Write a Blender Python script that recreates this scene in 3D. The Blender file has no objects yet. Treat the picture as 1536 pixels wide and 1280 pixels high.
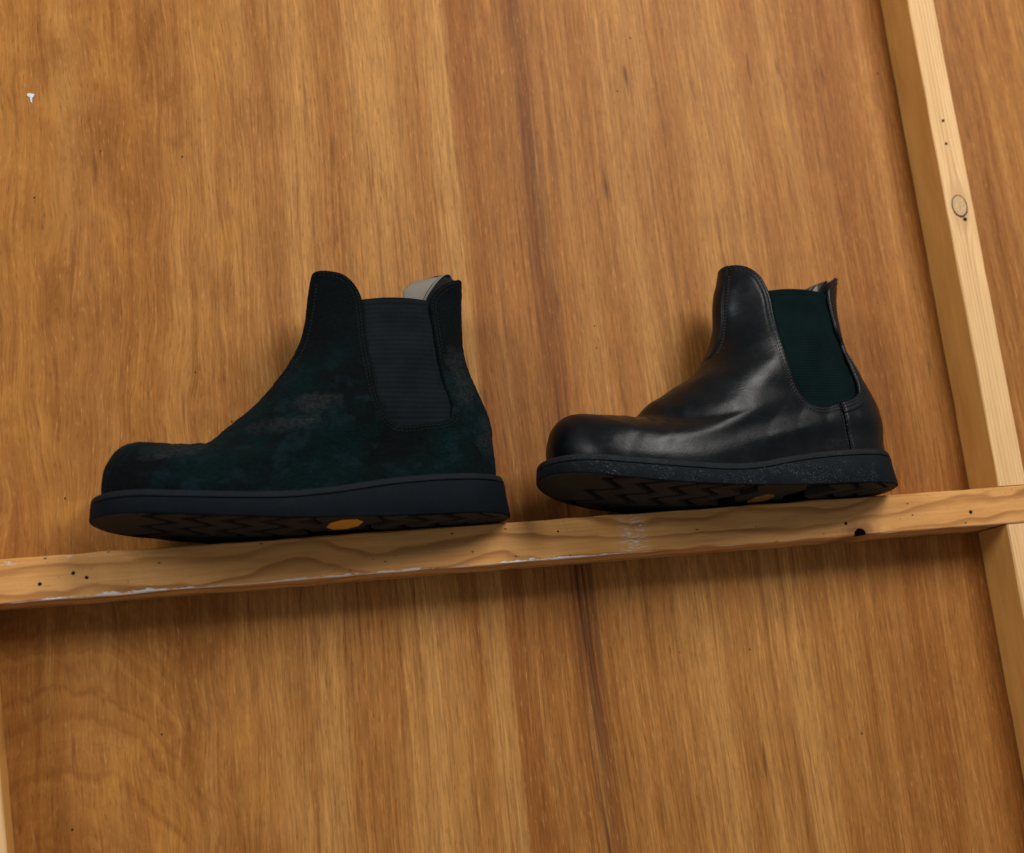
import bpy, math, random
import numpy as np
from mathutils import Vector, Matrix

random.seed(7)
SC = bpy.context.scene
COL = SC.collection
MM = 0.001

# ------------------------------------------------------------------ camera
CAM_POS = (-0.65517, -0.98289, -0.13770)
YAW, PITCH, ROLL = -0.263, 0.212, 0.110          # fitted to the rail and the posts


def cam_rot(a, b, c):
    return (Matrix.Rotation(a, 3, 'Z') @ Matrix.Rotation(b, 3, 'X') @ Matrix.Rotation(c, 3, 'Y'))


cam_d = bpy.data.cameras.new('camera')
cam = bpy.data.objects.new('camera', cam_d)
COL.objects.link(cam)
_R = cam_rot(YAW, PITCH, ROLL)
_M = Matrix((_R.col[0], _R.col[2], -_R.col[1])).transposed().to_4x4()
_M.translation = CAM_POS
cam.matrix_world = _M
cam_d.sensor_fit = 'HORIZONTAL'
cam_d.sensor_width = 36
cam_d.lens = 2000.0 / 1536.0 * 36
cam_d.clip_start = 0.02
cam_d.clip_end = 50
cam_d.dof.use_dof = True
cam_d.dof.focus_distance = 0.985
cam_d.dof.aperture_fstop = 5.0
SC.camera = cam

# ------------------------------------------------------------------ light
world = bpy.data.worlds.new('World')
SC.world = world
world.use_nodes = True
bg = world.node_tree.nodes['Background']
bg.inputs[0].default_value = (0.93, 0.97, 1.0, 1)
bg.inputs[1].default_value = 0.25


def area(name, loc, target, sx, sy, power, color):
    l = bpy.data.lights.new(name, 'AREA')
    l.shape = 'RECTANGLE'
    l.size, l.size_y = sx, sy
    l.energy = power
    l.color = color
    o = bpy.data.objects.new(name, l)
    COL.objects.link(o)
    o.location = loc
    d = Vector(target) - Vector(loc)
    o.rotation_euler = d.to_track_quat('-Z', 'Y').to_euler()
    return o


area('window_light', (0.42, -1.60, 1.22), (-0.36, 0, 0.1), 0.9, 0.9, 38, (1.0, 0.965, 0.92))
area('room_light', (-2.0, -1.4, 0.9), (-0.36, 0, 0.1), 0.45, 0.7, 19, (0.97, 0.98, 1.0))

SC.cycles.max_bounces = 5
SC.cycles.diffuse_bounces = 3
SC.cycles.glossy_bounces = 3
SC.view_settings.view_transform = 'Standard'
SC.view_settings.look = 'None'
SC.view_settings.exposure = 0.0
SC.view_settings.gamma = 1
SC.view_settings.use_curve_mapping = False


# ------------------------------------------------------------------ node helpers
class NT:
    def __init__(s, name):
        s.m = bpy.data.materials.new(name)
        s.m.use_nodes = True
        s.t = s.m.node_tree
        s.t.nodes.clear()
        s.out = s.t.nodes.new('ShaderNodeOutputMaterial')
        s.b = s.t.nodes.new('ShaderNodeBsdfPrincipled')
        s.t.links.new(s.b.outputs[0], s.out.inputs[0])
        s._co = None

    def put(s, sock, val):
        if isinstance(val, bpy.types.NodeSocket):
            s.t.links.new(val, sock)
        elif val is not None:
            if isinstance(val, (tuple, list)) and len(val) == 3 and len(sock.default_value) == 4:
                val = (*val, 1)
            sock.default_value = val

    def co(s):
        if s._co is None:
            tc = s.t.nodes.new('ShaderNodeTexCoord')
            s._co = s.vm('MULTIPLY', tc.outputs['Object'], (1000, 1000, 1000))   # millimetres
        return s._co

    def vm(s, op, a, b):
        n = s.t.nodes.new('ShaderNodeVectorMath')
        n.operation = op
        s.put(n.inputs[0], a)
        s.put(n.inputs[1], b)
        return n.outputs[0]

    def ma(s, op, a, b=0.0, c=None, clamp=False):
        n = s.t.nodes.new('ShaderNodeMath')
        n.operation = op
        n.use_clamp = clamp
        s.put(n.inputs[0], a)
        s.put(n.inputs[1], b)
        if c is not None:
            s.put(n.inputs[2], c)
        return n.outputs[0]

    def sep(s, v=None):
        n = s.t.nodes.new('ShaderNodeSeparateXYZ')
        s.put(n.inputs[0], v if v is not None else s.co())
        return n.outputs

    def comb(s, x, y, z):
        n = s.t.nodes.new('ShaderNodeCombineXYZ')
        for i, q in enumerate((x, y, z)):
            s.put(n.inputs[i], q)
        return n.outputs[0]

    def noise(s, scale, detail=2, rough=0.5, dist=0.0, vec=None, off=(0, 0, 0), col=False):
        v = s.vm('MULTIPLY', vec if vec is not None else s.co(), scale if isinstance(scale, tuple) else (scale,) * 3)
        v = s.vm('ADD', v, off)
        n = s.t.nodes.new('ShaderNodeTexNoise')
        n.inputs['Scale'].default_value = 1
        n.inputs['Detail'].default_value = detail
        n.inputs['Roughness'].default_value = rough
        n.inputs['Distortion'].default_value = dist
        s.put(n.inputs['Vector'], v)
        return n.outputs['Color' if col else 'Fac']

    def voro(s, scale, vec=None, feature='F1', rnd=1.0):
        v = s.vm('MULTIPLY', vec if vec is not None else s.co(), scale if isinstance(scale, tuple) else (scale,) * 3)
        n = s.t.nodes.new('ShaderNodeTexVoronoi')
        n.feature = feature
        n.inputs['Scale'].default_value = 1
        n.inputs['Randomness'].default_value = rnd
        s.put(n.inputs['Vector'], v)
        return n.outputs['Distance']

    def ramp(s, fac, stops, interp='LINEAR'):
        n = s.t.nodes.new('ShaderNodeValToRGB')
        e = n.color_ramp.elements
        n.color_ramp.interpolation = interp
        while len(e) < len(stops):
            e.new(0.5)
        for el, (p, c) in zip(e, stops):
            el.position = p
            el.color = (c, c, c, 1) if isinstance(c, (int, float)) else (*c, 1)
        s.put(n.inputs[0], fac)
        return n.outputs[0]

    def mr(s, v, a, b, c=0.0, d=1.0, smooth=False):
        n = s.t.nodes.new('ShaderNodeMapRange')
        n.interpolation_type = 'SMOOTHSTEP' if smooth else 'LINEAR'
        n.clamp = True
        for i, q in enumerate((v, a, b, c, d)):
            s.put(n.inputs[i], q)
        return n.outputs[0]

    def mix(s, f, a, b, mode='MIX'):
        n = s.t.nodes.new('ShaderNodeMix')
        n.data_type = 'RGBA'
        n.blend_type = mode
        n.clamp_factor = True
        s.put(n.inputs[0], f)
        s.put(n.inputs[6], a)
        s.put(n.inputs[7], b)
        return n.outputs[2]

    def bump(s, h, strength=0.3, dist=0.001):
        n = s.t.nodes.new('ShaderNodeBump')
        n.inputs['Strength'].default_value = strength
        n.inputs['Distance'].default_value = dist
        s.put(n.inputs['Height'], h)
        s.t.links.new(n.outputs[0], s.b.inputs['Normal'])

    def set(s, **k):
        for a, v in k.items():
            s.put(s.b.inputs[a.replace('_', ' ')], v)
        return s.m


# ------------------------------------------------------------------ materials
def mat_plywood():
    s = NT('plywood')
    x, y, z = s.sep()
    leftm = s.mr(x, -500, -650, 0, 1, True)             # the blotchy, figured end of the sheet
    wob = s.ma('MULTIPLY', s.ma('SUBTRACT', s.noise((0.007, 0, 0.0026), 1, 0.5), 0.5), 22.0)
    wob2 = s.ma('MULTIPLY', s.ma('MULTIPLY', s.ma('SUBTRACT', s.noise((0.018, 0, 0.007), 2, 0.55, 0.0, off=(9, 0, 3)), 0.5), 30.0), leftm)
    xx = s.ma('ADD', s.ma('ADD', x, wob), wob2)
    # broad veneer strips, laid out along the wall
    xn = s.mr(s.ma('ADD', x, s.ma('MULTIPLY', wob, 0.45)), -800, 200, 0, 1)
    L = (0.440, 0.220, 0.066)
    M = (0.350, 0.152, 0.038)
    D = (0.268, 0.099, 0.021)
    R = (0.195, 0.066, 0.015)
    G = (0.350, 0.146, 0.029)
    strips = s.ramp(xn, [(0.0, M), (0.05, G), (0.10, M), (0.13, G), (0.165, M), (0.20, M), (0.25, L), (0.285, M), (0.33, L), (0.365, M), (0.372, L),
                         (0.388, L), (0.391, D), (0.415, D), (0.432, M), (0.444, D), (0.449, R), (0.455, R), (0.463, M), (0.50, M), (0.55, L),
                         (0.575, M), (0.615, L), (0.65, M), (0.69, M), (0.735, D), (0.77, M), (0.80, D), (0.86, M)])
    v1 = s.comb(xx, 0, z)
    st1 = s.noise((0.040, 0, 0.0020), 2, 0.6, vec=v1)
    st2 = s.noise((0.15, 0, 0.0060), 3, 0.62, vec=v1, off=(3, 0, 7))
    st3 = s.noise((0.62, 0, 0.034), 3, 0.72, vec=v1, off=(1, 0, 2))
    por = s.noise((0.85, 0, 0.105), 1, 0.5, vec=v1, off=(7, 0, 1))
    col = strips
    col = s.mix(s.mr(st1, 0.44, 0.68, 0, 0.70), col, D)
    col = s.mix(s.mr(st1, 0.46, 0.28, 0, 0.58), col, L)
    col = s.mix(s.mr(st2, 0.54, 0.70, 0, 0.72), col, (0.220, 0.077, 0.015))
    col = s.mix(s.mr(st2, 0.45, 0.25, 0, 0.40), col, (0.53, 0.275, 0.082))
    # cathedral arcs low on the left, blotches above
    ax = s.ma('ADD', x, 735)
    arc = s.ma('MULTIPLY', s.ma('MULTIPLY', ax, ax), 0.0085)
    bl = s.noise((0.021, 0, 0.0125), 4, 0.62, 0.35, off=(4, 0, 1))
    ph = s.ma('ADD', s.ma('ADD', z, arc), s.ma('MULTIPLY', bl, 60))
    arcs = s.noise((0.0, 0, 0.075), 3, 0.65, vec=s.comb(0, 0, ph))
    am = s.ma('MULTIPLY', s.mr(x, -590, -680, 0, 1, True), s.mr(z, 60, -40, 0.0, 1, True))
    col = s.mix(s.ma('MULTIPLY', am, s.mr(arcs, 0.50, 0.66, 0, 0.62)), col, (0.215, 0.076, 0.013))
    col = s.mix(s.ma('MULTIPLY', am, s.mr(arcs, 0.47, 0.34, 0, 0.32)), col, (0.50, 0.245, 0.055))
    col = s.mix(s.ma('MULTIPLY', leftm, s.mr(bl, 0.51, 0.66, 0, 0.72)), col, (0.225, 0.082, 0.014))
    col = s.mix(s.mr(por, 0.38, 0.24, 0, 0.40), col, (0.56, 0.32, 0.125))
    col = s.mix(s.ma('MULTIPLY', leftm, s.mr(bl, 0.46, 0.32, 0, 0.45)), col, (0.50, 0.235, 0.050))
    # short dark flecks, and the dark mineral streak between the boots
    flk = s.noise((0.075, 0, 0.012), 2, 0.5, off=(11, 0, 4), vec=v1)
    col = s.mix(s.mr(flk, 0.68, 0.77, 0, 0.72), col, (0.105, 0.034, 0.010))
    sx = s.ma('ABSOLUTE', s.ma('ADD', s.ma('ADD', x, 350), s.ma('ADD', s.ma('MULTIPLY', wob, 0.4), s.ma('MULTIPLY', s.ma('SUBTRACT', st2, 0.5), 22))))
    thin = s.noise((0.32, 0, 0.0055), 3, 0.65, vec=v1, off=(2, 0, 6))
    stm = s.ma('MULTIPLY', s.mr(sx, 17, 3, 0, 1), s.mr(thin, 0.46, 0.60, 0.10, 1.0))
    stm = s.ma('MULTIPLY', stm, s.mr(z, 330, -30, 0.35, 0.92))
    stm = s.ma('MULTIPLY', stm, s.mr(st3, 0.30, 0.60, 0.45, 1.0))
    col = s.mix(stm, col, (0.060, 0.019, 0.006))
    # fine fibres and open pores
    k = s.mr(st3, 0.28, 0.74, 0.66, 1.30)
    lng = s.noise((0.42, 0, 0.0075), 2, 0.6, vec=v1, off=(6, 0, 3))
    k = s.ma('MULTIPLY', k, s.mr(lng, 0.32, 0.70, 1.10, 0.80))
    k = s.ma('ADD', s.ma('MULTIPLY', s.ma('SUBTRACT', k, 1.0), s.mr(x, -560, -700, 1, 0.62)), 1.0)
    col = s.mix(1.0, col, s.comb(k, k, k), 'MULTIPLY')
    col = s.mix(s.mr(por, 0.60, 0.76, 0, 0.46), col, (0.085, 0.030, 0.009))
    # tiny worm specks
    sp = s.voro((0.034, 0.0, 0.030))
    col = s.mix(s.mr(sp, 0.034, 0.020, 0, 0.9), col, (0.02, 0.010, 0.006))
    col = s.mix(1.0, col, (1.03, 0.955, 0.84), 'MULTIPLY')           # warm varnish
    return s.set(Base_Color=col, Roughness=0.55, Specular_IOR_Level=0.14)


def mat_rail():
    """pine rail, grain along X, knots, worn white paint on its arrises"""
    s = NT('pine_rail')
    x, y, z = s.sep()
    wv = s.ma('MULTIPLY', s.ma('SUBTRACT', s.noise((0.0075, 0.0, 0.018), 3, 0.5, 0.3), 0.5), 44)
    lf = s.ma('MULTIPLY', s.ma('SUBTRACT', s.noise((0.0032, 0, 0), 1, 0.5, off=(2.3, 0, 0)), 0.5), 60)
    rr = s.ma('ADD', s.ma('ADD', z, wv), s.ma('ADD', lf, s.ma('MULTIPLY', y, 0.45)))
    ring = s.ma('FRACT', s.ma('MULTIPLY', rr, 0.070))
    late = s.ma('MULTIPLY', s.mr(ring, 0.55, 0.90, 0, 1, True), s.mr(ring, 1.0, 0.93, 0, 1))
    light = s.ramp(s.noise((0.012, 0.05, 0.08), 3, 0.6, off=(4, 1, 2)), [(0.3, (0.53, 0.235, 0.062)), (0.7, (0.63, 0.312, 0.098))])
    col = s.mix(s.ma('MULTIPLY', late, s.mr(s.noise((0.006, 0, 0.05), 2, 0.5, off=(8, 0, 0)), 0.3, 0.6, 0.35, 0.95)), light, (0.340, 0.135, 0.035))
    st = s.noise((0.02, 0.5, 0.8), 3, 0.65)
    k = s.mr(st, 0.3, 0.7, 0.88, 1.10)
    col = s.mix(1.0, col, s.comb(k, k, k), 'MULTIPLY')
    # the knot round the notch near the right end
    kx = s.ma('MULTIPLY', s.ma('ADD', x, 131), 0.45)
    kz = s.ma('ADD', z, 27)
    kd = s.ma('SQRT', s.ma('ADD', s.ma('MULTIPLY', kx, kx), s.ma('MULTIPLY', kz, kz)))
    kn = s.mr(s.ma('ADD', kd, s.ma('MULTIPLY', s.noise(0.25, 2), 5)), 13, 3.5, 0, 0.85, True)
    col = s.mix(kn, col, (0.22, 0.085, 0.030))
    # small pitch flecks
    fk = s.noise((0.25, 0.6, 0.45), 2, 0.5, off=(3, 3, 3))
    col = s.mix(s.mr(fk, 0.70, 0.76, 0, 0.6), col, (0.20, 0.09, 0.035))
    sp = s.voro((0.06, 0.06, 0.10))
    col = s.mix(s.mr(sp, 0.09, 0.05, 0, 0.8), col, (0.06, 0.028, 0.012))
    # rubbed white paint along the lower front arris and a few dabs above
    front = s.mr(y, -42.0, -42.6)
    pf = s.noise((0.11, 0.3, 0.4), 3, 0.7)
    win = s.ramp(s.mr(x, -800, -300), [(0.0, 0.5), (0.06, 0.25), (0.09, 0.2), (0.14, 0.85), (0.30, 1.0), (0.33, 0.35), (0.42, 0.15), (0.48, 0.8), (0.62, 0.85), (0.68, 0.15),
                                       (0.74, 0.2), (0.77, 1.0), (0.84, 0.9), (0.90, 0.55), (1.0, 0.0)])
    thk = s.ma('MULTIPLY', win, s.mr(pf, 0.34, 0.70, 0.0, 3.0))
    paint = s.mr(s.ma('SUBTRACT', s.ma('ADD', z, 29.6), thk), 0.25, -0.25)
    up = s.ma('MULTIPLY', s.mr(z, -5.5, -1.2, 0.0, 1), s.mr(x, -640, -700, 0, 1))
    dn = s.noise((0.10, 0.2, 0.34), 2, 0.6, off=(1.7, 0, 4))
    dab = s.ma('MULTIPLY', s.mr(dn, 0.61, 0.66, 0, 0.9), up)
    ds = s.ma('MULTIPLY', s.mr(s.ma('ABSOLUTE', s.ma('ADD', x, 317)), 14, 3, 0, 1), s.mr(s.noise((0.18, 0.3, 0.75), 3, 0.7, off=(4.4, 0, 0)), 0.52, 0.60, 0, 0.75))
    pm = s.ma('MULTIPLY', s.ma('MAXIMUM', paint, s.ma('MAXIMUM', dab, ds)), front)
    col = s.mix(s.ma('MULTIPLY', pm, 0.9), col, (0.62, 0.60, 0.58))
    # grime where hands and shoes go
    gr = s.noise((0.013, 0.02, 0.06), 4, 0.6, off=(12, 2, 5))
    col = s.mix(s.mr(gr, 0.52, 0.75, 0, 0.30), col, (0.28, 0.125, 0.04))
    s.bump(s.ma('ADD', s.ma('MULTIPLY', st, 0.4), s.ma('MULTIPLY', s.noise((0.35, 0.35, 0.35), 3, 0.6), 0.8)), 0.35, 0.0008)
    return s.set(Base_Color=col, Roughness=0.55, Specular_IOR_Level=0.18)


def mat_stud():
    """pale planed pine, grain along Z, face knot; the sides are a deeper orange"""
    s = NT('pine_post')
    x, y, z = s.sep()
    wv = s.ma('MULTIPLY', s.ma('SUBTRACT', s.noise((0.05, 0.05, 0.005), 2, 0.5), 0.5), 9)
    # grain bends round the knot
    dz = s.ma('SUBTRACT', z, 243.5)
    dx = s.ma('SUBTRACT', x, 13.0)
    g = s.ma('POWER', 2.718, s.ma('MULTIPLY', s.ma('ADD', s.ma('MULTIPLY', s.ma('MULTIPLY', dz, dz), 1 / 700.0), s.ma('MULTIPLY', s.ma('MULTIPLY', dx, dx), 1 / 130.0)), -1))
    bend = s.ma('MULTIPLY', g, s.ma('MULTIPLY', dx, -0.9))
    rr = s.ma('ADD', s.ma('ADD', x, bend), s.ma('ADD', wv, s.ma('MULTIPLY', y, 0.35)))
    ring = s.ma('FRACT', s.ma('MULTIPLY', rr, 0.30))
    late = s.ma('MULTIPLY', s.mr(ring, 0.35, 0.92, 0, 1), s.mr(ring, 1.0, 0.90, 0, 1))
    base = s.ramp(s.noise((0.09, 0.04, 0.006), 3, 0.6), [(0.3, (0.66, 0.388, 0.165)), (0.7, (0.75, 0.472, 0.218))])
    col = s.mix(s.ma('MULTIPLY', late, s.mr(s.noise((0.10, 0.1, 0.004), 2, 0.5, off=(5, 2, 0)), 0.35, 0.65, 0.1, 0.75)), base, (0.43, 0.235, 0.095))
    fb = s.noise((0.9, 0.9, 0.035), 3, 0.6)
    k = s.mr(fb, 0.3, 0.7, 0.90, 1.07)
    col = s.mix(1.0, col, s.comb(k, k, k), 'MULTIPLY')
    kn = s.mr(s.ma('ADD', g, s.ma('MULTIPLY', s.noise(0.3, 2), 0.25)), 0.45, 1.05, 0, 0.55)
    col = s.mix(kn, col, (0.40, 0.215, 0.085))
    side = s.mr(y, -41.9, -41.2)
    sn = s.noise((0.0, 0.05, 0.010), 3, 0.6, off=(1, 4, 2))
    scol = s.ramp(sn, [(0.3, (0.52, 0.245, 0.058)), (0.7, (0.66, 0.335, 0.090))])
    col = s.mix(side, col, scol)  # everything behind the front face takes the deeper orange
    s.bump(s.ma('ADD', fb, late), 0.25, 0.0005)
    return s.set(Base_Color=col, Roughness=0.55, Specular_IOR_Level=0.18)


def mat_simple(name, col, rough=0.6, spec=0.3, var=0.25, scale=0.4, bump=0.0, metallic=0.0):
    s = NT(name)
    n = s.noise(scale, 3, 0.6)
    c = s.mix(s.mr(n, 0.3, 0.7), tuple(q * (1 - var) for q in col), tuple(min(1, q * (1 + var)) for q in col))
    if bump:
        s.bump(n, bump, 0.0005)
    return s.set(Base_Color=c, Roughness=rough, Specular_IOR_Level=spec, Metallic=metallic)


def mat_suede():
    s = NT('brushed_suede')
    big = s.noise(0.026, 3, 0.55, off=(3, 0, 1))
    mid = s.noise((0.055, 0.055, 0.075), 3, 0.58, off=(7, 2, 0))
    nap = s.noise((0.30, 0.4, 0.75), 3, 0.7, off=(1, 9, 0))
    fine = s.noise(1.3, 3, 0.7)
    x, y, z = s.sep()
    low = s.mr(z, 150, 85, 0.12, 1, True)                # nap brushed out towards the foot
    col = s.mix(s.ma('MULTIPLY', low, s.mr(big, 0.40, 0.60)), (0.0030, 0.0040, 0.0046), (0.0022, 0.0080, 0.0080))
    col = s.mix(s.ma('MULTIPLY', low, s.mr(mid, 0.52, 0.68, 0, 0.8, True)), col, (0.0046, 0.0112, 0.0140))

    # places where the nap is rubbed grey: toe crown, vamp, above and behind the heel
    def rub(cx, cz, sx, sz):
        a = s.ma('MULTIPLY', s.ma('ADD', x, -cx), 1.0 / sx)
        b = s.ma('MULTIPLY', s.ma('ADD', z, -cz), 1.0 / sz)
        return s.mr(s.ma('ADD', s.ma('ADD', s.ma('MULTIPLY', a, a), s.ma('MULTIPLY', b, b)), s.ma('MULTIPLY', s.ma('SUBTRACT', mid, 0.5), 4.0)), 1.3, 0.0, 0, 1, True)
    r = s.ma('MAXIMUM', s.ma('MAXIMUM', rub(236, 55, 26, 9), rub(14, 58, 10, 18)), s.ma('MAXIMUM', rub(30, 100, 12, 26), s.ma('MAXIMUM', rub(160, 68, 26, 7), rub(140, 82, 18, 9))))
    col = s.mix(s.ma('MULTIPLY', r, s.mr(nap, 0.32, 0.62, 0.10, 0.80)), col, (0.0165, 0.0185, 0.0200))
    k = s.ma('MULTIPLY', s.mr(fine, 0.3, 0.7, 0.66, 1.34), s.mr(nap, 0.3, 0.7, 0.75, 1.25))
    col = s.mix(1.0, col, s.comb(k, k, k), 'MULTIPLY')
    s.bump(s.ma('ADD', s.ma('MULTIPLY', fine, 0.7), s.ma('MULTIPLY', nap, 0.5)), 0.5, 0.0010)
    s.b.inputs['Sheen Weight'].default_value = 0.012
    s.b.inputs['Sheen Roughness'].default_value = 0.4
    return s.set(Base_Color=col, Roughness=0.95, Specular_IOR_Level=0.04)


def mat_leather():
    s = NT('black_leather')
    mid = s.noise(0.05, 3, 0.6, 0.3, off=(3, 1, 2))
    fine = s.noise(0.9, 3, 0.7)
    cr = s.noise((0.14, 0.14, 0.24), 4, 0.6, 0.5, off=(5, 5, 1))
    col = s.mix(s.mr(mid, 0.42, 0.68), (0.0018, 0.0026, 0.0036), (0.0036, 0.0039, 0.0046))
    sc = s.noise((0.16, 0.16, 0.5), 3, 0.7, 0.8, off=(1, 2, 8))
    col = s.mix(s.mr(sc, 0.70, 0.78, 0, 0.4), col, (0.04, 0.037, 0.034))
    rough = s.ma('ADD', s.mr(mid, 0.3, 0.7, 0.27, 0.42), s.ma('MULTIPLY', s.mr(sc, 0.55, 0.75), 0.12))
    h = s.ma('ADD', s.ma('MULTIPLY', cr, 0.40), s.ma('MULTIPLY', fine, 0.20))
    s.bump(h, 0.24, 0.0016)
    return s.set(Base_Color=col, Roughness=rough, Specular_IOR_Level=0.18)


def mat_gore(name, dark, light, rib):
    """woven elastic, ribs run across"""
    s = NT(name)
    x, y, z = s.sep()
    wob = s.ma('MULTIPLY', s.noise((0.05, 0, 0.05), 2), 1.2)
    zz = s.ma('ADD', z, wob)
    w1 = s.ma('SINE', s.ma('MULTIPLY', zz, 2 * math.pi / rib))
    w2 = s.ma('SINE', s.ma('MULTIPLY', x, 2 * math.pi / 1.1))
    n = s.noise(0.05, 4, 0.6, off=(2, 2, 2))
    col = s.mix(s.mr(n, 0.3, 0.7), dark, light)
    k = s.ma('ADD', s.ma('MULTIPLY', w1, 0.13 if rib > 3 else 0.12), s.ma('ADD', s.ma('MULTIPLY', w2, 0.12), 1.0))
    col = s.mix(1.0, col, s.comb(k, k, k), 'MULTIPLY')
    lint = s.noise((0.5, 0.5, 1.3), 2, 0.6, off=(4, 8, 1))
    col = s.mix(s.mr(lint, 0.70, 0.80, 0, 0.4), col, (0.05, 0.06, 0.062))
    s.bump(s.ma('ADD', w1, s.ma('MULTIPLY', w2, 0.4)), 0.3, 0.0003)
    return s.set(Base_Color=col, Roughness=0.9, Specular_IOR_Level=0.05)


def mat_rubber(name, col, scuff, tint=(0.10, 0.10, 0.10)):
    s = NT(name)
    x, y, z = s.sep()
    n = s.noise(0.06, 4, 0.6)
    c = s.mix(s.mr(n, 0.3, 0.7), tuple(q * 0.75 for q in col), tuple(q * 1.3 for q in col))
    f = s.noise(0.9, 3, 0.7)
    k = s.mr(f, 0.3, 0.7, 0.80, 1.22)
    c = s.mix(1.0, c, s.comb(k, k, k), 'MULTIPLY')
    if scuff:
        a = s.noise((0.16, 0.16, 0.26), 3, 0.65, 1.5, off=(2, 5, 1))
        b = s.noise((0.028, 0.028, 0.04), 3, 0.6, off=(9, 1, 1))
        ln = s.mr(s.ma('ABSOLUTE', s.ma('SUBTRACT', a, 0.5)), 0.016, 0.004, 0, 1)
        m = s.ma('MULTIPLY', s.ma('MULTIPLY', ln, s.mr(b, 0.46, 0.60)), s.mr(f, 0.45, 0.6))
        c = s.mix(s.ma('MULTIPLY', m, scuff), c, tint)
        d = s.noise((0.10, 0.10, 0.2), 4, 0.7, off=(3, 3, 8))
        c = s.mix(s.mr(d, 0.56, 0.75, 0, 0.5 * scuff), c, tuple(q * 0.075 for q in tint))
        s.bump(s.ma('ADD', f, s.ma('MULTIPLY', m, 1.5)), 0.35, 0.0006)
    else:
        s.bump(f, 0.2, 0.0004)
    return s.set(Base_Color=c, Roughness=s.mr(n, 0.3, 0.7, 0.62, 0.80), Specular_IOR_Level=0.07)


def mat_ribbon(name, letters):
    """beige woven tape; UV u along the tape (0..1), v across it"""
    s = NT(name)
    uv = s.t.nodes.new('ShaderNodeUVMap')
    x, y, z = s.sep(uv.outputs[0])
    w = s.noise((60, 60, 1), 2, 0.6, vec=uv.outputs[0])
    col = s.mix(s.mr(w, 0.3, 0.7), (0.150, 0.130, 0.104), (0.205, 0.182, 0.150))
    dark = (0.012, 0.012, 0.013)
    # woven border line
    bl = s.ma('MULTIPLY', s.mr(y, 0.86, 0.875), s.mr(y, 0.915, 0.90))
    col = s.mix(s.ma('MULTIPLY', bl, 0.9), col, dark)
    if letters == 'band':
        m = s.ma('MULTIPLY', s.mr(x, 0.50, 0.52), s.mr(s.noise((22, 7, 1), 2, 0.6, vec=uv.outputs[0]), 0.40, 0.44))
        m = s.ma('MULTIPLY', m, s.mr(y, 0.80, 0.78))
        col = s.mix(m, col, dark)
    else:
        p = s.ma('ADD', y, s.ma('MULTIPLY', s.ma('SINE', s.ma('MULTIPLY', x, 9)), 0.02))
        saw = s.ma('FRACT', s.ma('MULTIPLY', p, 4.6))
        bars = s.ma('MULTIPLY', s.mr(saw, 0.14, 0.18), s.mr(saw, 0.97, 0.93))
        m = s.ma('MULTIPLY', bars, s.ma('MULTIPLY', s.mr(x, 0.10, 0.12), s.mr(x, 0.62, 0.60)))
        ex = s.ma('ADD', s.ma('POWER', s.ma('MULTIPLY', s.ma('SUBTRACT', x, 0.24), 8.0), 2), s.ma('POWER', s.ma('MULTIPLY', s.ma('SUBTRACT', y, 0.72), 9.0), 2))
        m = s.ma('MULTIPLY', m, s.mr(ex, 0.8, 1.0))
        col = s.mix(s.ma('MULTIPLY', m, 0.96), col, dark)
    s.bump(w, 0.25, 0.0004)
    return s.set(Base_Color=col, Roughness=0.8, Specular_IOR_Level=0.2)


M_PLY = mat_plywood()
M_RAIL = mat_rail()
M_STUD = mat_stud()
M_HOLE = mat_simple('hole_dark', (0.012, 0.008, 0.006), 0.9, 0.1)
M_RING = mat_simple('knot_bark', (0.05, 0.028, 0.016), 0.8, 0.2, 0.4, 1.2)
M_KNOT = mat_simple('knot_wood', (0.50, 0.315, 0.150), 0.6, 0.3, 0.22, 0.35, 0.2)
M_PAINT = mat_simple('white_paint', (0.58, 0.58, 0.62), 0.5, 0.3, 0.10, 0.6, 0.3)
M_SUEDE = mat_suede()
M_LEATHER = mat_leather()
M_GORE_L = mat_gore('charcoal_elastic', (0.0048, 0.0066, 0.0080), (0.0085, 0.0108, 0.0128), 3.6)
M_GORE_R = mat_gore('green_elastic', (0.0017, 0.0056, 0.0060), (0.0027, 0.0088, 0.0092), 2.2)
M_RUB_L = mat_rubber('new_rubber', (0.0030, 0.0048, 0.0070), 0.0)
M_RUB_R = mat_rubber('worn_rubber', (0.0054, 0.0078, 0.0098), 0.62, (0.20, 0.21, 0.22))
M_WELT_L = mat_rubber('welt_new', (0.0080, 0.0100, 0.0125), 0.0)
M_WELT_R = mat_rubber('welt_worn', (0.0105, 0.0125, 0.0145), 0.5, (0.14, 0.14, 0.14))
M_TREAD = mat_rubber('tread_rubber', (0.028, 0.023, 0.018), 0.5, (0.09, 0.075, 0.06))  # brownish tone puts light bounced up from below into the colour
M_LOGO = mat_simple('logo_orange', (0.62, 0.25, 0.018), 0.45, 0.4, 0.10, 0.5)
M_LOGO_R = mat_simple('logo_orange_worn', (0.20, 0.085, 0.018), 0.7, 0.2, 0.6, 0.3)
M_THREAD = mat_simple('dark_thread', (0.010, 0.011, 0.012), 0.7, 0.3, 0.3, 0.6)
M_THREAD_S = mat_simple('suede_thread', (0.0038, 0.0048, 0.0052), 0.8, 0.2, 0.3, 0.6)
M_LINING = mat_simple('dark_lining', (0.010, 0.010, 0.010), 0.8, 0.2, 0.3, 0.4)
M_RIB_L = mat_ribbon('tape_beige', 'band')
M_RIB_R = mat_ribbon('tape_lettered', 'bars')


# ------------------------------------------------------------------ object helpers
def link(name, me, parent=None):
    o = bpy.data.objects.new(name, me)
    COL.objects.link(o)
    if parent is not None:
        o.parent = parent
    return o


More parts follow.
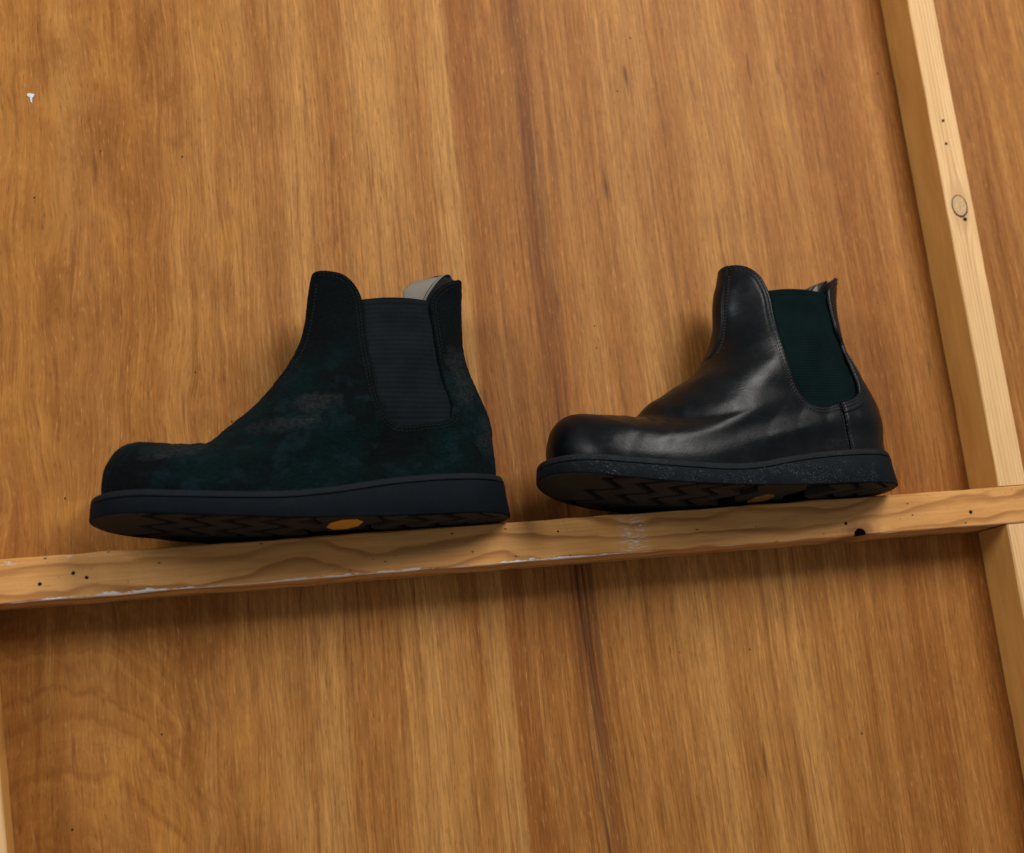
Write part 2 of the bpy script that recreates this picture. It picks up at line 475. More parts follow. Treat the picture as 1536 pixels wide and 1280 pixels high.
def mesh_obj(name, verts, faces, mat, parent=None, smooth=True, angle=None, scale=MM, uvs=None):
    me = bpy.data.meshes.new(name)
    v = np.asarray(verts, float) * scale
    me.from_pydata(v.tolist(), [], [list(map(int, f)) for f in faces])
    if uvs is not None:
        ul = me.uv_layers.new(name='UVMap')
        li = np.empty(len(me.loops), int)
        me.loops.foreach_get('vertex_index', li)
        ul.data.foreach_set('uv', np.asarray(uvs, float)[li].ravel())
    me.materials.append(mat)
    if smooth:
        me.polygons.foreach_set('use_smooth', [True] * len(me.polygons))
        if angle:
            me.set_sharp_from_angle(angle=math.radians(angle))
    me.update()
    return link(name, me, parent)


def tag(o, label=None, cat=None, group=None, kind=None):
    for k, v in (('label', label), ('category', cat), ('group', group), ('kind', kind)):
        if v:
            o[k] = v
    return o


def empty(name, mat4=None, loc=None):
    o = bpy.data.objects.new(name, None)
    o.empty_display_size = 0.02
    COL.objects.link(o)
    if mat4 is not None:
        o.matrix_world = mat4
    if loc is not None:
        o.location = loc
    return o


def timber(name, x0, x1, y0, y1, z0, z1, axis, mat, step=6.0, bev=1.0, wob=0.25, seed=1, parent=None):
    """a sawn stick with softened, slightly wandering arrises (mm, world coordinates)"""
    rnd = np.random.RandomState(seed)
    lo, hi = (x0, x1) if axis == 0 else (z0, z1)
    n = max(2, int((hi - lo) / step))
    S = np.linspace(lo, hi, n + 1)
    a0, a1, b0, b1 = (y0, y1, z0, z1) if axis == 0 else (x0, x1, y0, y1)
    prof = [(a0 + bev, b0), (a1 - bev, b0), (a1, b0 + bev), (a1, b1 - bev), (a1 - bev, b1), (a0 + bev, b1), (a0, b1 - bev), (a0, b0 + bev)]
    verts, faces = [], []
    jit = rnd.normal(0, 1, (n + 1, 8, 2))
    for k in range(2):
        jit[1:-1] = (jit[:-2] + jit[1:-1] * 2 + jit[2:]) / 4
    for i, t in enumerate(S):
        for j, (a, b) in enumerate(prof):
            a += jit[i, j, 0] * wob
            b += jit[i, j, 1] * wob
            verts.append((t, a, b) if axis == 0 else (a, b, t))
    for i in range(n):
        for j in range(8):
            k = (j + 1) % 8
            faces.append((i * 8 + j, i * 8 + k, (i + 1) * 8 + k, (i + 1) * 8 + j))
    faces.append(list(range(8)))
    faces.append([n * 8 + j for j in range(7, -1, -1)])
    o = mesh_obj(name, verts, faces, mat, parent, True, 30)
    import bmesh
    bm = bmesh.new()
    bm.from_mesh(o.data)
    bmesh.ops.recalc_face_normals(bm, faces=bm.faces)
    bm.to_mesh(o.data)
    bm.free()
    return o


def disc(name, c, r, mat, parent, depth=0.35, seg=14, sx=1.0, seed=0, dome=0.0, jit=0.12):
    """a little flat pit or plug on a front (-Y) face, a rim with a sunk or raised middle"""
    rnd = random.Random(seed)
    verts, faces = [], []
    ph = [rnd.uniform(1 - jit, 1 + jit) for _ in range(seg)]
    for k, (rr, dy) in enumerate(((1.0, 0.3), (1.0, -depth), (0.7, -depth - dome))):
        for i in range(seg):
            a = 2 * math.pi * i / seg
            verts.append((c[0] + r * sx * rr * ph[i] * math.cos(a), c[1] + dy, c[2] + r * rr * ph[i] * math.sin(a)))
    for k in range(2):
        for i in range(seg):
            j = (i + 1) % seg
            faces.append((k * seg + i, k * seg + j, (k + 1) * seg + j, (k + 1) * seg + i))
    faces.append([2 * seg + i for i in range(seg)])
    return mesh_obj(name, verts, faces, mat, parent, True, 40)


# ------------------------------------------------------------------ the setting: wall and frame
RD, RH = 42.8, 30.0          # rail depth and height, mm

wv, wf = [], []
for (xa, xb, za, zb) in ((-1500, 900, -900, 1300),):
    wv += [(xa, 0, za), (xb, 0, za), (xb, 0, zb), (xa, 0, zb), (xa, 12, za), (xb, 12, za), (xb, 12, zb), (xa, 12, zb)]
    wf += [(0, 1, 2, 3), (5, 4, 7, 6), (4, 5, 1, 0), (3, 2, 6, 7), (1, 5, 6, 2), (4, 0, 3, 7)]
wall = mesh_obj('plywood_wall', wv, wf, M_PLY, None, False)
tag(wall, 'warm brown plywood wall with vertical grain behind the boots', 'wall', kind='structure')
# chip of white paint stuck to the panel
cv = [(-742, -0.2, 361), (-738.5, -0.9, 361.6), (-733.6, -0.3, 360.6), (-734.4, -0.8, 357.6), (-736.2, -0.9, 355.5), (-736.4, -0.2, 349.5),
      (-738.2, -0.7, 351.0), (-738.9, -0.9, 356.2), (-741.6, -0.4, 358.4), (-738, -1.3, 358.6)]
cv = [(-737.6 + (a_ + 737.6) * 0.66, b_ * 0.8, 356.5 + (c_ - 356.5) * 0.66) for a_, b_, c_ in cv]
chip = mesh_obj('paint_chip', cv, [(i, (i + 1) % 9, 9) for i in range(9)], M_PAINT, wall)

# the rail, with a knot broken out of its lower front arris
rail = timber('wooden_rail', -1200, 500, -RD, -0.3, -RH, 0, 0, M_RAIL, 5, 0.9, 0.28, 3)
tag(rail, 'horizontal pine rail with worn white paint, carrying both boots', 'rail')


def cutter_mesh(cx, cy, cz, rx, ry, rz):
    import bmesh
    bm = bmesh.new()
    bmesh.ops.create_icosphere(bm, subdivisions=3, radius=1.0)
    rnd = random.Random(4)
    for v in bm.verts:
        k = 1 + rnd.uniform(-0.06, 0.06)
        v.co = Vector((cx + v.co.x * rx * k, cy + v.co.y * ry * k, cz + v.co.z * rz * k)) * MM
    me = bpy.data.meshes.new('knot_cutter')
    bm.to_mesh(me)
    bm.free()
    me.materials.append(M_HOLE)
    return me


rail.data.materials.append(M_HOLE)
cut_o = link('knot_cutter', cutter_mesh(-131, -RD, -RH, 5.2, 8, 5.6))
bo = rail.modifiers.new('notch', 'BOOLEAN')
bo.operation = 'DIFFERENCE'
bo.solver = 'EXACT'
bo.object = cut_o
bo.material_mode = 'TRANSFER'
dg = bpy.context.evaluated_depsgraph_get()
_me = bpy.data.meshes.new_from_object(rail.evaluated_get(dg))
rail.modifiers.clear()
rail.data = _me
bpy.data.objects.remove(cut_o)
for i, (x, z, r) in enumerate(((-739, -18.6, 1.25), (-717.5, -13.0, 1.2), (-709, -16.6, 1.15), (-30.5, -18.6, 1.5), (-142, -20, 1.3), (-83, -17.4, 0.6), (-376, -9.3, 0.7))):
    disc('nail_hole', (x, -RD, z), r, M_HOLE, rail, 0.25, 10, 1.0, i)

# the posts: the rail is housed through them
upper = timber('wooden_post', 0, 26.2, -RD + 0.6, -0.3, 0.7, 1250, 2, M_STUD, 9, 1.0, 0.25, 5)
tag(upper, 'pale pine post with a round knot, standing above the rail on the right', 'post')
lower = timber('wooden_post', 0.6, 26.8, -RD + 0.4, -0.3, -850, -RH - 0.9, 2, M_STUD, 9, 1.0, 0.25, 8)
tag(lower, 'pale pine post below the right end of the rail', 'post')
lpost = timber('wooden_post', -26.5, 0, -RD + 0.4, -0.3, -850, -RH - 0.9, 2, M_STUD, 9, 1.0, 0.25, 11)
lpost.location = (-0.7752, 0, 0)
lpost.rotation_euler.y = -0.06
tag(lpost, 'sliver of pale pine post at the lower left corner', 'post')
for i, (x, z) in enumerate(((12.4, 322.5), (11.2, 301.0))):
    disc('nail_hole', (x, -RD + 0.6, z), 1.3, M_HOLE, upper, 0.25, 10, 1.0, 20 + i)
kn = disc('knot', (12.6, -RD + 0.6, 243.5), 10.2, M_RING, upper, 0.28, 36, 0.74, 31, 0.0, 0.02)
kc = disc('knot_core', (12.4, -RD + 0.6, 243.7), 9.0, M_KNOT, kn, 0.5, 36, 0.72, 35, 0.1, 0.02)
disc('nail_hole', (15.5, -RD + 0.6, 231.5), 1.7, M_HOLE, upper, 0.25, 10, 1.0, 33)


# ------------------------------------------------------------------ boots: geometry (mm; u to the toe, n to the viewer, v up)
# GEOM-BEGIN
def resample(P, m, smooth=2):
    P = np.asarray(P, float)
    d = np.r_[0, np.cumsum(np.linalg.norm(np.diff(P, axis=0), axis=1))]
    # Catmull-Rom through the points, parametrised by chord length
    T = np.gradient(P, d, axis=0)
    t = np.linspace(0, d[-1], 1200)
    k = np.clip(np.searchsorted(d, t) - 1, 0, len(d) - 2)
    h = (d[k + 1] - d[k])[:, None]
    s = ((t - d[k])[:, None]) / h
    Q = (2 * s**3 - 3 * s**2 + 1) * P[k] + (s**3 - 2 * s**2 + s) * h * T[k] + (-2 * s**3 + 3 * s**2) * P[k + 1] + (s**3 - s**2) * h * T[k + 1]
    e = np.r_[0, np.cumsum(np.linalg.norm(np.diff(Q, axis=0), axis=1))]
    e /= e[-1]
    q = np.linspace(0, 1, m)
    return np.stack([np.interp(q, e, Q[:, i]) for i in range(Q.shape[1])], 1)


def at_frac(Q, f):
    x = np.clip(f, 0, 1) * (len(Q) - 1)
    return np.stack([np.interp(x, np.arange(len(Q)), Q[:, i]) for i in range(Q.shape[1])], -1)


def sstep(x, a, b):
    t = np.clip((x - a) / (b - a), 0, 1)
    return t * t * (3 - 2 * t)


def vnoise(P, seed=0):
    """cheap smooth value noise, P (N,3) -> about -1..1"""
    P = np.asarray(P, float)
    i = np.floor(P).astype(np.int64)
    f = P - i
    f = f * f * (3 - 2 * f)

    def h(a, b, c):
        x = (a * 374761393 + b * 668265263 + c * 2147483647 + seed * 974711) & 0xffffffff
        x = ((x ^ (x >> 13)) * 1274126177) & 0xffffffff
        x = x ^ (x >> 16)
        return (x & 0xffff) / 32767.5 - 1.0
    r = 0
    for a in (0, 1):
        for b in (0, 1):
            for c in (0, 1):
                w = (f[:, 0] if a else 1 - f[:, 0]) * (f[:, 1] if b else 1 - f[:, 1]) * (f[:, 2] if c else 1 - f[:, 2])
                r = r + w * h(i[:, 0] + a, i[:, 1] + b, i[:, 2] + c)
    return r


FOOT_P = np.array([0, .03, .07, .15, .25, .35, .45, .55, .65, .75, .85, .93, 1.0])
FOOT_A = np.array([74, 72, 68, 59, 53.5, 49, 44.5, 40.5, 38.5, 39.8, 46, 54, 62.])


def boot_surface(B, nT=250, nH=180):
    """loft: every section joins the front profile F(t) to the back profile B(t)"""
    Fq, Bq = resample(B['F'], 1500), resample(B['B'], 1500)
    t = np.linspace(0, 1, nT)
    F = at_frac(Fq, t)
    tb = t ** 1.12
    K = at_frac(Bq, tb)
    th = (np.arange(nH * 2) + 0.0) / (nH * 2) * 2 * np.pi
    p = (1 - np.cos(th)) / 2
    U = F[:, None, 0] + (K[:, None, 0] - F[:, None, 0]) * p
    V = F[:, None, 1] + (K[:, None, 1] - F[:, None, 1]) * p
    a0 = np.interp(p, FOOT_P, FOOT_A)
    side = np.where(np.sin(th) >= 0, 1.0, -1.0)
    wt = sstep(t, 0.10, 0.74)[:, None]
    collar = B['collar'] * (1 + 0.0 * p)
    mid = np.interp(p, [0, .15, .4, .7, 1], [36, 38, 40, 40, 41])
    A = a0 * (1 - wt) + (mid * (1 - sstep(t, .45, .95)[:, None]) + collar * sstep(t, .45, .95)[:, None]) * wt
    # walls lean in slightly above the ball, bulge just over the welt
    A = A * (1 + 0.020 * np.exp(-((t - .05) / .05) ** 2)[:, None])
    N = A * np.sin(th)
    # follow the sole's curve
    v0 = np.interp(U[0], B['S'][:, 0], B['S'][:, 1]) - 4.0
    corr = (v0 - V[0])
    V = V + corr * (np.clip(1 - t / 0.42, 0, 1) ** 1.6)[:, None]
    # round the toe box and vamp across their width
    dome = sstep(U, 80, 215) * sstep(V, 10, 88)
    V = V - B['dome'] * dome * np.clip(np.abs(N) / 44.0, 0, 1.15) ** 2
    return U, N, V, t, th


def grid_normals(X):
    dt = np.gradient(X, axis=0)
    dh = np.roll(X, -1, 1) - np.roll(X, 1, 1)
    n = np.cross(dt, dh)
    n /= np.linalg.norm(n, axis=2, keepdims=True) + 1e-12
    c = X.mean(axis=(1), keepdims=True)
    if ((X - c) * n).sum() < 0:
        n = -n
    return n


def poly_sdf(P, poly):
    """signed distance in 2D, negative inside"""
    P = np.asarray(P, float)
    poly = np.asarray(poly, float)
    d = np.full(len(P), 1e18)
    ins = np.zeros(len(P), bool)
    for i in range(len(poly)):
        a, b = poly[i], poly[(i + 1) % len(poly)]
        e = b - a
        w = P - a
        k = np.clip((w @ e) / (e @ e), 0, 1)
        q = w - k[:, None] * e
        d = np.minimum(d, (q * q).sum(1))
        c = (a[1] > P[:, 1]) != (b[1] > P[:, 1])
        with np.errstate(divide='ignore', invalid='ignore'):
            xi = (b[0] - a[0]) * (P[:, 1] - a[1]) / (b[1] - a[1]) + a[0]
        ins ^= c & (P[:, 0] < xi)
    d = np.sqrt(d)
    return np.where(ins, -d, d)


def cut_tris(attrs, tris, s):
    """keep the part of a triangle mesh where s > 0, splitting triangles on the zero line.
    attrs (N,k) rows are interpolated to the new vertices"""
    s = np.where(np.abs(s) < 1e-6, 1e-6, s)
    pos = s > 0
    cnt = pos[tris].sum(1)
    keep = tris[cnt == 3]
    new, cache, out = [], {}, []
    n0 = len(attrs)

    def mid(a, b):
        k = (a, b) if a < b else (b, a)
        if k not in cache:
            f = s[k[0]] / (s[k[0]] - s[k[1]])
            cache[k] = n0 + len(new)
            new.append(attrs[k[0]] * (1 - f) + attrs[k[1]] * f)
        return cache[k]
    for tr in tris[(cnt == 1) | (cnt == 2)]:
        a, b, c = (int(q) for q in tr)
        if pos[tr].sum() == 1:
            while not pos[a]:
                a, b, c = b, c, a
            out.append((a, mid(a, b), mid(a, c)))
        else:
            while pos[a]:
                a, b, c = b, c, a
            ab, ac = mid(a, b), mid(a, c)
            out.append((ab, b, c))
            out.append((ab, c, ac))
    A = np.vstack([attrs, np.array(new)]) if new else attrs
    T = np.vstack([keep, np.array(out, int)]) if out else keep
    used = np.unique(T)
    remap = np.full(len(A), -1)
    remap[used] = np.arange(len(used))
    return A[used], remap[T]


def sole_outline(B, extra, m=220):
    th = np.arange(m) / m * 2 * np.pi
    p = (1 - np.cos(th)) / 2
    uB, uF = B['sole']
    u = uF + (uB - uF) * p
    n = np.interp(p, FOOT_P, FOOT_A) * np.sin(th)
    Q = np.stack([u, n], 1)
    # even out spacing
    e = np.r_[0, np.cumsum(np.linalg.norm(np.diff(np.vstack([Q, Q[:1]]), axis=0), axis=1))]
    QQ = np.vstack([Q, Q[:1]])
    f = np.linspace(0, e[-1], m, endpoint=False)
    Q = np.stack([np.interp(f, e, QQ[:, i]) for i in (0, 1)], 1)
    T = np.roll(Q, -1, 0) - np.roll(Q, 1, 0)
    T /= np.linalg.norm(T, axis=1, keepdims=True)
    Nn = np.stack([T[:, 1], -T[:, 0]], 1)
    if ((Q - Q.mean(0)) * Nn).sum() < 0:
        Nn = -Nn
    return Q, Nn


LEFT = dict(
    F=np.array([(278.4, 18.0), (278.0, 36.0), (276.3, 43.7), (273.0, 50.5), (268.5, 57.1), (263.0, 60.4), (256.4, 62.0), (244.6, 61.9), (228.7, 61.6), (211.1, 62.9), (202.6, 68.3), (188.9, 79.4), (176.3, 88.4), (160.1, 104.4), (147.0, 120.1), (139.7, 131.4), (134.5, 145.8), (131.4, 158.0), (128.2, 173.4), (120.8, 206.0)]),
    B=np.array([(6.6, 18.0), (5.6, 48.5), (5.8, 61.2), (7.6, 77.0), (12.7, 93.0), (18.1, 110.5), (20.3, 128.5), (18.3, 155.5), (15.9, 180.4), (13.5, 206.0)]),
    S=np.array([(-20, 30), (11, 30), (45, 30), (69, 29.6), (95, 28), (121, 24.5), (146, 21.8), (171, 20.5), (200, 21.8), (230, 24.3), (267, 28.8), (288, 30.6), (310, 31.5)]),
    bot=np.array([(-20, 0.4), (10, 0.2), (70, 0.3), (117, 0.6), (159, 1.0), (211, 4.8), (244, 9.2), (264, 11.5), (283, 14), (310, 17)]),
    gore=np.array([(98.0, 160), (98.2, 150.4), (99.2, 125.6), (98.4, 106.6), (96.3, 87.2), (94.0, 78), (90.5, 71.2), (84.5, 66.6), (76.7, 65.6), (63.9, 67.0), (50, 68.4), (44.2, 70.6), (41.9, 75.9),
                   (44.3, 93.8), (47.6, 113.5), (48.7, 133.9), (49.1, 148.7), (48.9, 157.5)]),
    topf=np.array([(160, 193), (135, 192.5), (124.5, 191), (115.3, 186.6), (108, 182), (102.5, 174.8), (99.2, 167)]),
    topb=np.array([(47.8, 161.5), (44.4, 166.3), (35.2, 174.6), (23.1, 181), (12.7, 186.7), (-20, 200)]),
    dome=24.0, gtop=160.6, collar=29.0, sole=(4.2, 283.2))
RIGHT = dict(
    F=np.array([(281.3, 18.0), (280.9, 40.1), (279.2, 46.7), (275.0, 55.3), (268.3, 61.2), (260.3, 63.5), (251.3, 63.6), (234.5, 63.6), (210.2, 64.6), (201.3, 73.2), (189.3, 80.2), (171.3, 89.8), (156.1, 97.9), (144.7, 109.0), (135.3, 121.3), (129.9, 134.5), (125.2, 154.7), (117.5, 180), (109.6, 206.0)]),
    B=np.array([(8.4, 18.0), (7.4, 51.2), (7.4, 62.7), (11.0, 75.7), (18.3, 92.5), (25.1, 110.4), (26.3, 132.5), (24.0, 154.4), (19.0, 171.7), (10.1, 206.0)]),
    S=np.array([(-20, 27.6), (11, 28), (40, 27.9), (80, 26.6), (110.6, 23.5), (141, 18.6), (167, 17.9), (204, 21.3), (243.6, 27.1), (278, 34), (300, 37.5), (320, 39)]),
    bot=np.array([(-20, 0.8), (20, 0), (108, 0.3), (138, 0.6), (173, 1.6), (210, 4.8), (248, 11.2), (264.5, 15.0), (282, 20.6), (300, 25), (320, 28)]),
    gore=np.array([(94.4, 157), (95.9, 136.7), (98.0, 112), (96.5, 90), (93.4, 78.5), (89.3, 70.8), (82.4, 64.4), (70.1, 61.8), (59.6, 63.8), (48, 66.8), (40.4, 69.8), (36.2, 73.5), (34.8, 79),
                   (35.7, 100.4), (36.2, 117.0), (40.6, 127), (41.1, 135.1), (41.6, 148), (40.8, 157)]),
    topf=np.array([(160, 193), (132, 192), (120.4, 189.8), (110.5, 186.4), (103.3, 181.3), (97.6, 172.8), (95.1, 163.0)]),
    topb=np.array([(39.5, 161.5), (35.5, 166.5), (30.2, 171.0), (20, 177.8), (12.5, 181), (-20, 188)]),
    dome=26.0, gtop=158.8, collar=27.0, sole=(7.3, 287.7))
# GEOM-END
from mathutils.bvhtree import BVHTree


def frame_matrix(o, yaw, lean):
    y, l = math.radians(yaw), math.radians(lean)
    u = Vector((-math.cos(y), -math.sin(y), 0))
    n0 = Vector((math.sin(y), -math.cos(y), 0))
    z = Vector((0, 0, 1))
    n = n0 * math.cos(l) + z * math.sin(l)
    v = z * math.cos(l) - n0 * math.sin(l)
    m = Matrix((u, n, v)).transposed().to_4x4()
    m.translation = Vector(o) * MM
    return m


def solid(o, th):
    md = o.modifiers.new('thickness', 'SOLIDIFY')
    md.thickness = th * MM
    md.offset = -1
    md.use_quality_normals = True


def ring_mesh(rings, close_first=False, close_last=False):
    """rings: list of (m,3) arrays"""
    m = len(rings[0])
    V = np.vstack(rings)
    F = []
    for k in range(len(rings) - 1):
        for i in range(m):
            j = (i + 1) % m
            F.append((k * m + i, k * m + j, (k + 1) * m + j, (k + 1) * m + i))
    if close_last:
        F.append([(len(rings) - 1) * m + i for i in range(m)])
    if close_first:
        F.append([m - 1 - i for i in range(m)])
    return V, F


def fix_normals(o):
    import bmesh
    bm = bmesh.new()
    bm.from_mesh(o.data)
    bmesh.ops.recalc_face_normals(bm, faces=bm.faces)
    bm.to_mesh(o.data)
    bm.free()
    return o


def build_boot(name, B, origin, yaw, lean, style, label, cat, group):
    suede = style == 'suede'
    root = empty(name, frame_matrix(origin, yaw, lean))
    tag(root, label, cat, group)
    U, N, V, t, th = boot_surface(B)
    X = np.stack([U, N, V], 2)
    nrm = grid_normals(X)
    nT, nH = U.shape
    P = X.reshape(-1, 3)
    nn = nrm.reshape(-1, 3)
    uv = P[:, [0, 2]]
    # ---- shape of worn leather: soft dents, flex creases over the vamp
    amp = 0.9 if suede else 0.38
    disp = amp * 0.9 * vnoise(P / 26.0, 3 if suede else 9) + amp * 0.35 * vnoise(P / 11.0, 5)
    fade = sstep(P[:, 2], 24, 50)
    disp *= fade
    cu = P[:, 0] + 0.55 * (P[:, 2] - 68)
    win = np.exp(-((cu - 205) / 22.0) ** 2) * np.exp(-((P[:, 2] - 62) / 20.0) ** 2)
    disp += (0.35 if suede else 0.45) * win * np.sin(cu / 2.2 + 2.2 * vnoise(P / 14.0, 2))
    # hollow below the ankle, ankle bone, and slack folds of the shaft
    hol = np.exp(-((P[:, 0] - 128) / 24.0) ** 2 - ((P[:, 2] - 92) / 20.0) ** 2)
    disp += (-1.0 if suede else -0.6) * hol
    if not suede:
        near = sstep(np.abs(P[:, 1]), 8, 22)
        disp += 1.4 * near * np.exp(-((P[:, 0] - 156) / 20.0) ** 2 - ((P[:, 2] - 92) / 13.0) ** 2)
        disp += 4.6 * np.exp(-((P[:, 0] - 105) / 48.0) ** 2 - ((P[:, 2] - 40 - 0.20 * (115 - P[:, 0])) / 10.0) ** 2)
        disp -= 1.4 * np.exp(-((P[:, 0] - 105) / 40.0) ** 2 - ((P[:, 2] - 74) / 12.0) ** 2)
        disp += 2.8 * np.exp(-((P[:, 0] - 28) / 18.0) ** 2 - ((P[:, 2] - 50) / 11.0) ** 2)
        fold = np.exp(-((P[:, 0] - 115) / 18.0) ** 2) * sstep(P[:, 2], 100, 120) * (1 - sstep(P[:, 2], 165, 180))
        disp += 0.9 * fold * np.sin(P[:, 2] / 9.0 + P[:, 0] / 15.0)
    P = P + nn * disp[:, None]
    # ---- triangles
    i, j = np.meshgrid(np.arange(nT - 1), np.arange(nH), indexing='ij')
    a = (i * nH + j).ravel()
    b = (i * nH + (j + 1) % nH).ravel()
    c = ((i + 1) * nH + (j + 1) % nH).ravel()
    d = ((i + 1) * nH + j).ravel()
    tris = np.vstack([np.stack([a, b, c], 1), np.stack([a, c, d], 1)])
    e0 = P[tris[:, 1]] - P[tris[:, 0]]
    e1 = P[tris[:, 2]] - P[tris[:, 0]]
    if (np.cross(e0, e1) * nn[tris[:, 0]]).sum() < 0:
        tris = tris[:, ::-1].copy()
    # arc distance from the front line (for the front strip)
    seg = np.linalg.norm(np.roll(X, -1, 1) - X, axis=2)
    arc = np.cumsum(np.c_[np.zeros(nT), seg[:, :-1]], axis=1)
    arc = np.minimum(arc, seg.sum(1, keepdims=True) - arc).ravel()
    line = np.vstack([B['topf'], B['gore'], B['topb']])
    line = resample(line, 420)
    cut = np.vstack([line, [(-20, 270), (160, 270)]])
    sC = poly_sdf(uv, cut)
    gs = poly_sdf(uv, B['gore'])
    useam = 62.0 if suede else 54.5
    gbot = 68 if suede else 63.5
    sS = uv[:, 0] - useam - 0.06 * (uv[:, 1] - 45)
    strip_v = 106 if suede else 110
    strip = (1 - sstep(arc, 6.5, 8.0)) * sstep(uv[:, 1], strip_v - 1.0, strip_v + 1.0)
    # ---- leather, cut to its pattern pieces
    attrs = np.c_[P, nn, sC, sS, strip, arc]
    A, T = cut_tris(attrs, tris, sC)
    out_parts = {}
    TH = 1.9
    for nm, sg in (('vamp', 1.0), ('heel_quarter', -1.0)):
        A2, T2 = cut_tris(A, T, sg * A[:, 7])
        dS = np.where(A2[:, 2] < gbot + 6, np.abs(A2[:, 7]), 99.0) + (1.5 if suede else 0.0)
        de = np.minimum(A2[:, 6], dS * (1.0 if sg < 0 else 1.6))
        k = np.clip(de / 2.0, 0, 1)
        off = 0.35 + TH * np.sqrt(np.clip(1 - (1 - k) ** 2, 0, 1)) + (0.0 if sg > 0 or suede else 0.35 * np.clip(de / 1.0, 0, 1))
        # stitched-down channel beside the edges
        if not suede:
            for q in (3.0, 5.6):
                off -= 0.35 * np.exp(-((A2[:, 6] - q) / 0.7) ** 2)
        if not suede and sg < 0:                            # stitched band round the lower rear corner of the gore
            off += 0.8 * (1 - sstep(A2[:, 6], 8.4, 9.2)) * (1 - sstep(A2[:, 2], 95, 115))
        off += (0.7 if suede else 1.1) * A2[:, 8]
        if suede:
            fz = vnoise(A2[:, :3] / 1.6, 31) * 0.22 + vnoise(A2[:, :3] / 4.0, 8) * 0.18
            off += fz
        o = mesh_obj(nm, A2[:, :3] + A2[:, 3:6] * off[:, None], T2, M_SUEDE if suede else M_LEATHER, root)
        solid(o, 1.9)
        out_parts[nm] = (A2[:, :3] + A2[:, 3:6] * off[:, None], T2)
    # ---- elastic gores (one each side), tucked under the leather
    gt = B['gtop'] + 1.2 * np.sin(np.clip((uv[:, 0] - 40) / 60, 0, 1) * math.pi) + (uv[:, 0] - 75) * 0.035
    sG = np.minimum(4.5 - gs, gt - uv[:, 1])
    for sg in (1, -1):
        keep = tris[(N.ravel()[tris] * sg > 3).all(1)]
        A3, T3 = cut_tris(np.c_[P, nn, gs, gt], keep, sG)
        hem = sstep(A3[:, 2], A3[:, 7] - 4.6, A3[:, 7] - 4.0)
        off = -0.7 + 0.45 * hem + 0.5 * sstep(-A3[:, 6], 1, 9)
        off += 0.35 * np.sin(A3[:, 2] / 4.2 + vnoise(A3[:, :3] / 12.0, 6)) * sstep(-A3[:, 6], 6, 0)
        o = mesh_obj('elastic_gore', A3[:, :3] + A3[:, 3:6] * off[:, None], T3, M_GORE_L if suede else M_GORE_R, root)
        solid(o, 1.1)
    # ---- stitching
    trees = [BVHTree.FromPolygons(v.tolist(), t.tolist()) for v, t in out_parts.values()]
    sv, sf = [], []

    def surf(u, v, sg):
        best = None
        for tr in trees:
            h = tr.ray_cast(Vector((u, sg * 120, v)), Vector((0, -sg, 0)))
            if h[0] is not None and h[0].y * sg > 2 and (best is None or h[0].y * sg > best[0].y * sg):
                best = (h[0], h[1])
        return best

    def stitch_row(curve, sg, pitch=2.9, ln=2.1, r=0.46):
        L = np.r_[0, np.cumsum(np.linalg.norm(np.diff(curve, axis=0), axis=1))]
        s = 0.5
        while s + ln < L[-1]:
            ends = []
            for q in (s, s + ln / 2, s + ln):
                h = surf(np.interp(q, L, curve[:, 0]), np.interp(q, L, curve[:, 1]), sg)
                if h is None:
                    ends = None
                    break
                ends.append(h)
            s += pitch
            if not ends or (ends[0][0] - ends[2][0]).length > ln * 2.5:
                continue
            base = len(sv)
            dr = (ends[2][0] - ends[0][0]).normalized()
            for k, (pt, no) in enumerate(ends):
                no = no if no.y * sg > 0 else -no
                sd = dr.cross(no).normalized()
                rr = r * (1.0 if k == 1 else 0.45)
                ce = pt + no * (0.22 if k == 1 else -0.12)
                for q in range(6):
                    an = q / 6 * 2 * math.pi
                    sv.append(tuple(ce + (sd * math.cos(an) + no * math.sin(an)) * rr))
            for k in range(2):
                for q in range(6):
                    q2 = (q + 1) % 6
                    sf.append((base + k * 6 + q, base + k * 6 + q2, base + k * 6 + 6 + q2, base + k * 6 + 6 + q))

    def offset_line(dd):
        tg = np.gradient(line, axis=0)
        no = np.stack([tg[:, 1], -tg[:, 0]], 1)
        no /= np.linalg.norm(no, axis=1, keepdims=True)
        Q = line + no * dd
        s1 = poly_sdf(Q, cut)
        if np.median(s1) < 0:
            Q = line - no * dd
            s1 = poly_sdf(Q, cut)
        return Q[s1 > abs(dd) * 0.93]

    lines = [offset_line(q) for q in ((2.6, 5.0) if suede else (2.6, 4.9))]
    for sg in (1, -1):
        for Q in lines:
            jump = np.r_[0, np.where(np.linalg.norm(np.diff(Q, axis=0), axis=1) > 6)[0] + 1, len(Q)]
            for a0, b0 in zip(jump[:-1], jump[1:]):
                if b0 - a0 > 4:
                    stitch_row(Q[a0:b0], sg)
        # third row round the lower rear corner of the gore
        if not suede:
            Q = offset_line(7.2)
            Q = Q[(Q[:, 0] < useam - 2) & (Q[:, 1] < 120)]
            if len(Q) > 4:
                stitch_row(Q, sg)
        # rows beside the side seam
        for du in (() if suede else (2.2,)):
            vv = np.linspace(gbot - 7, 30, 24)
            stitch_row(np.stack([useam + du + 0.06 * (vv - 45), vv], 1), sg)
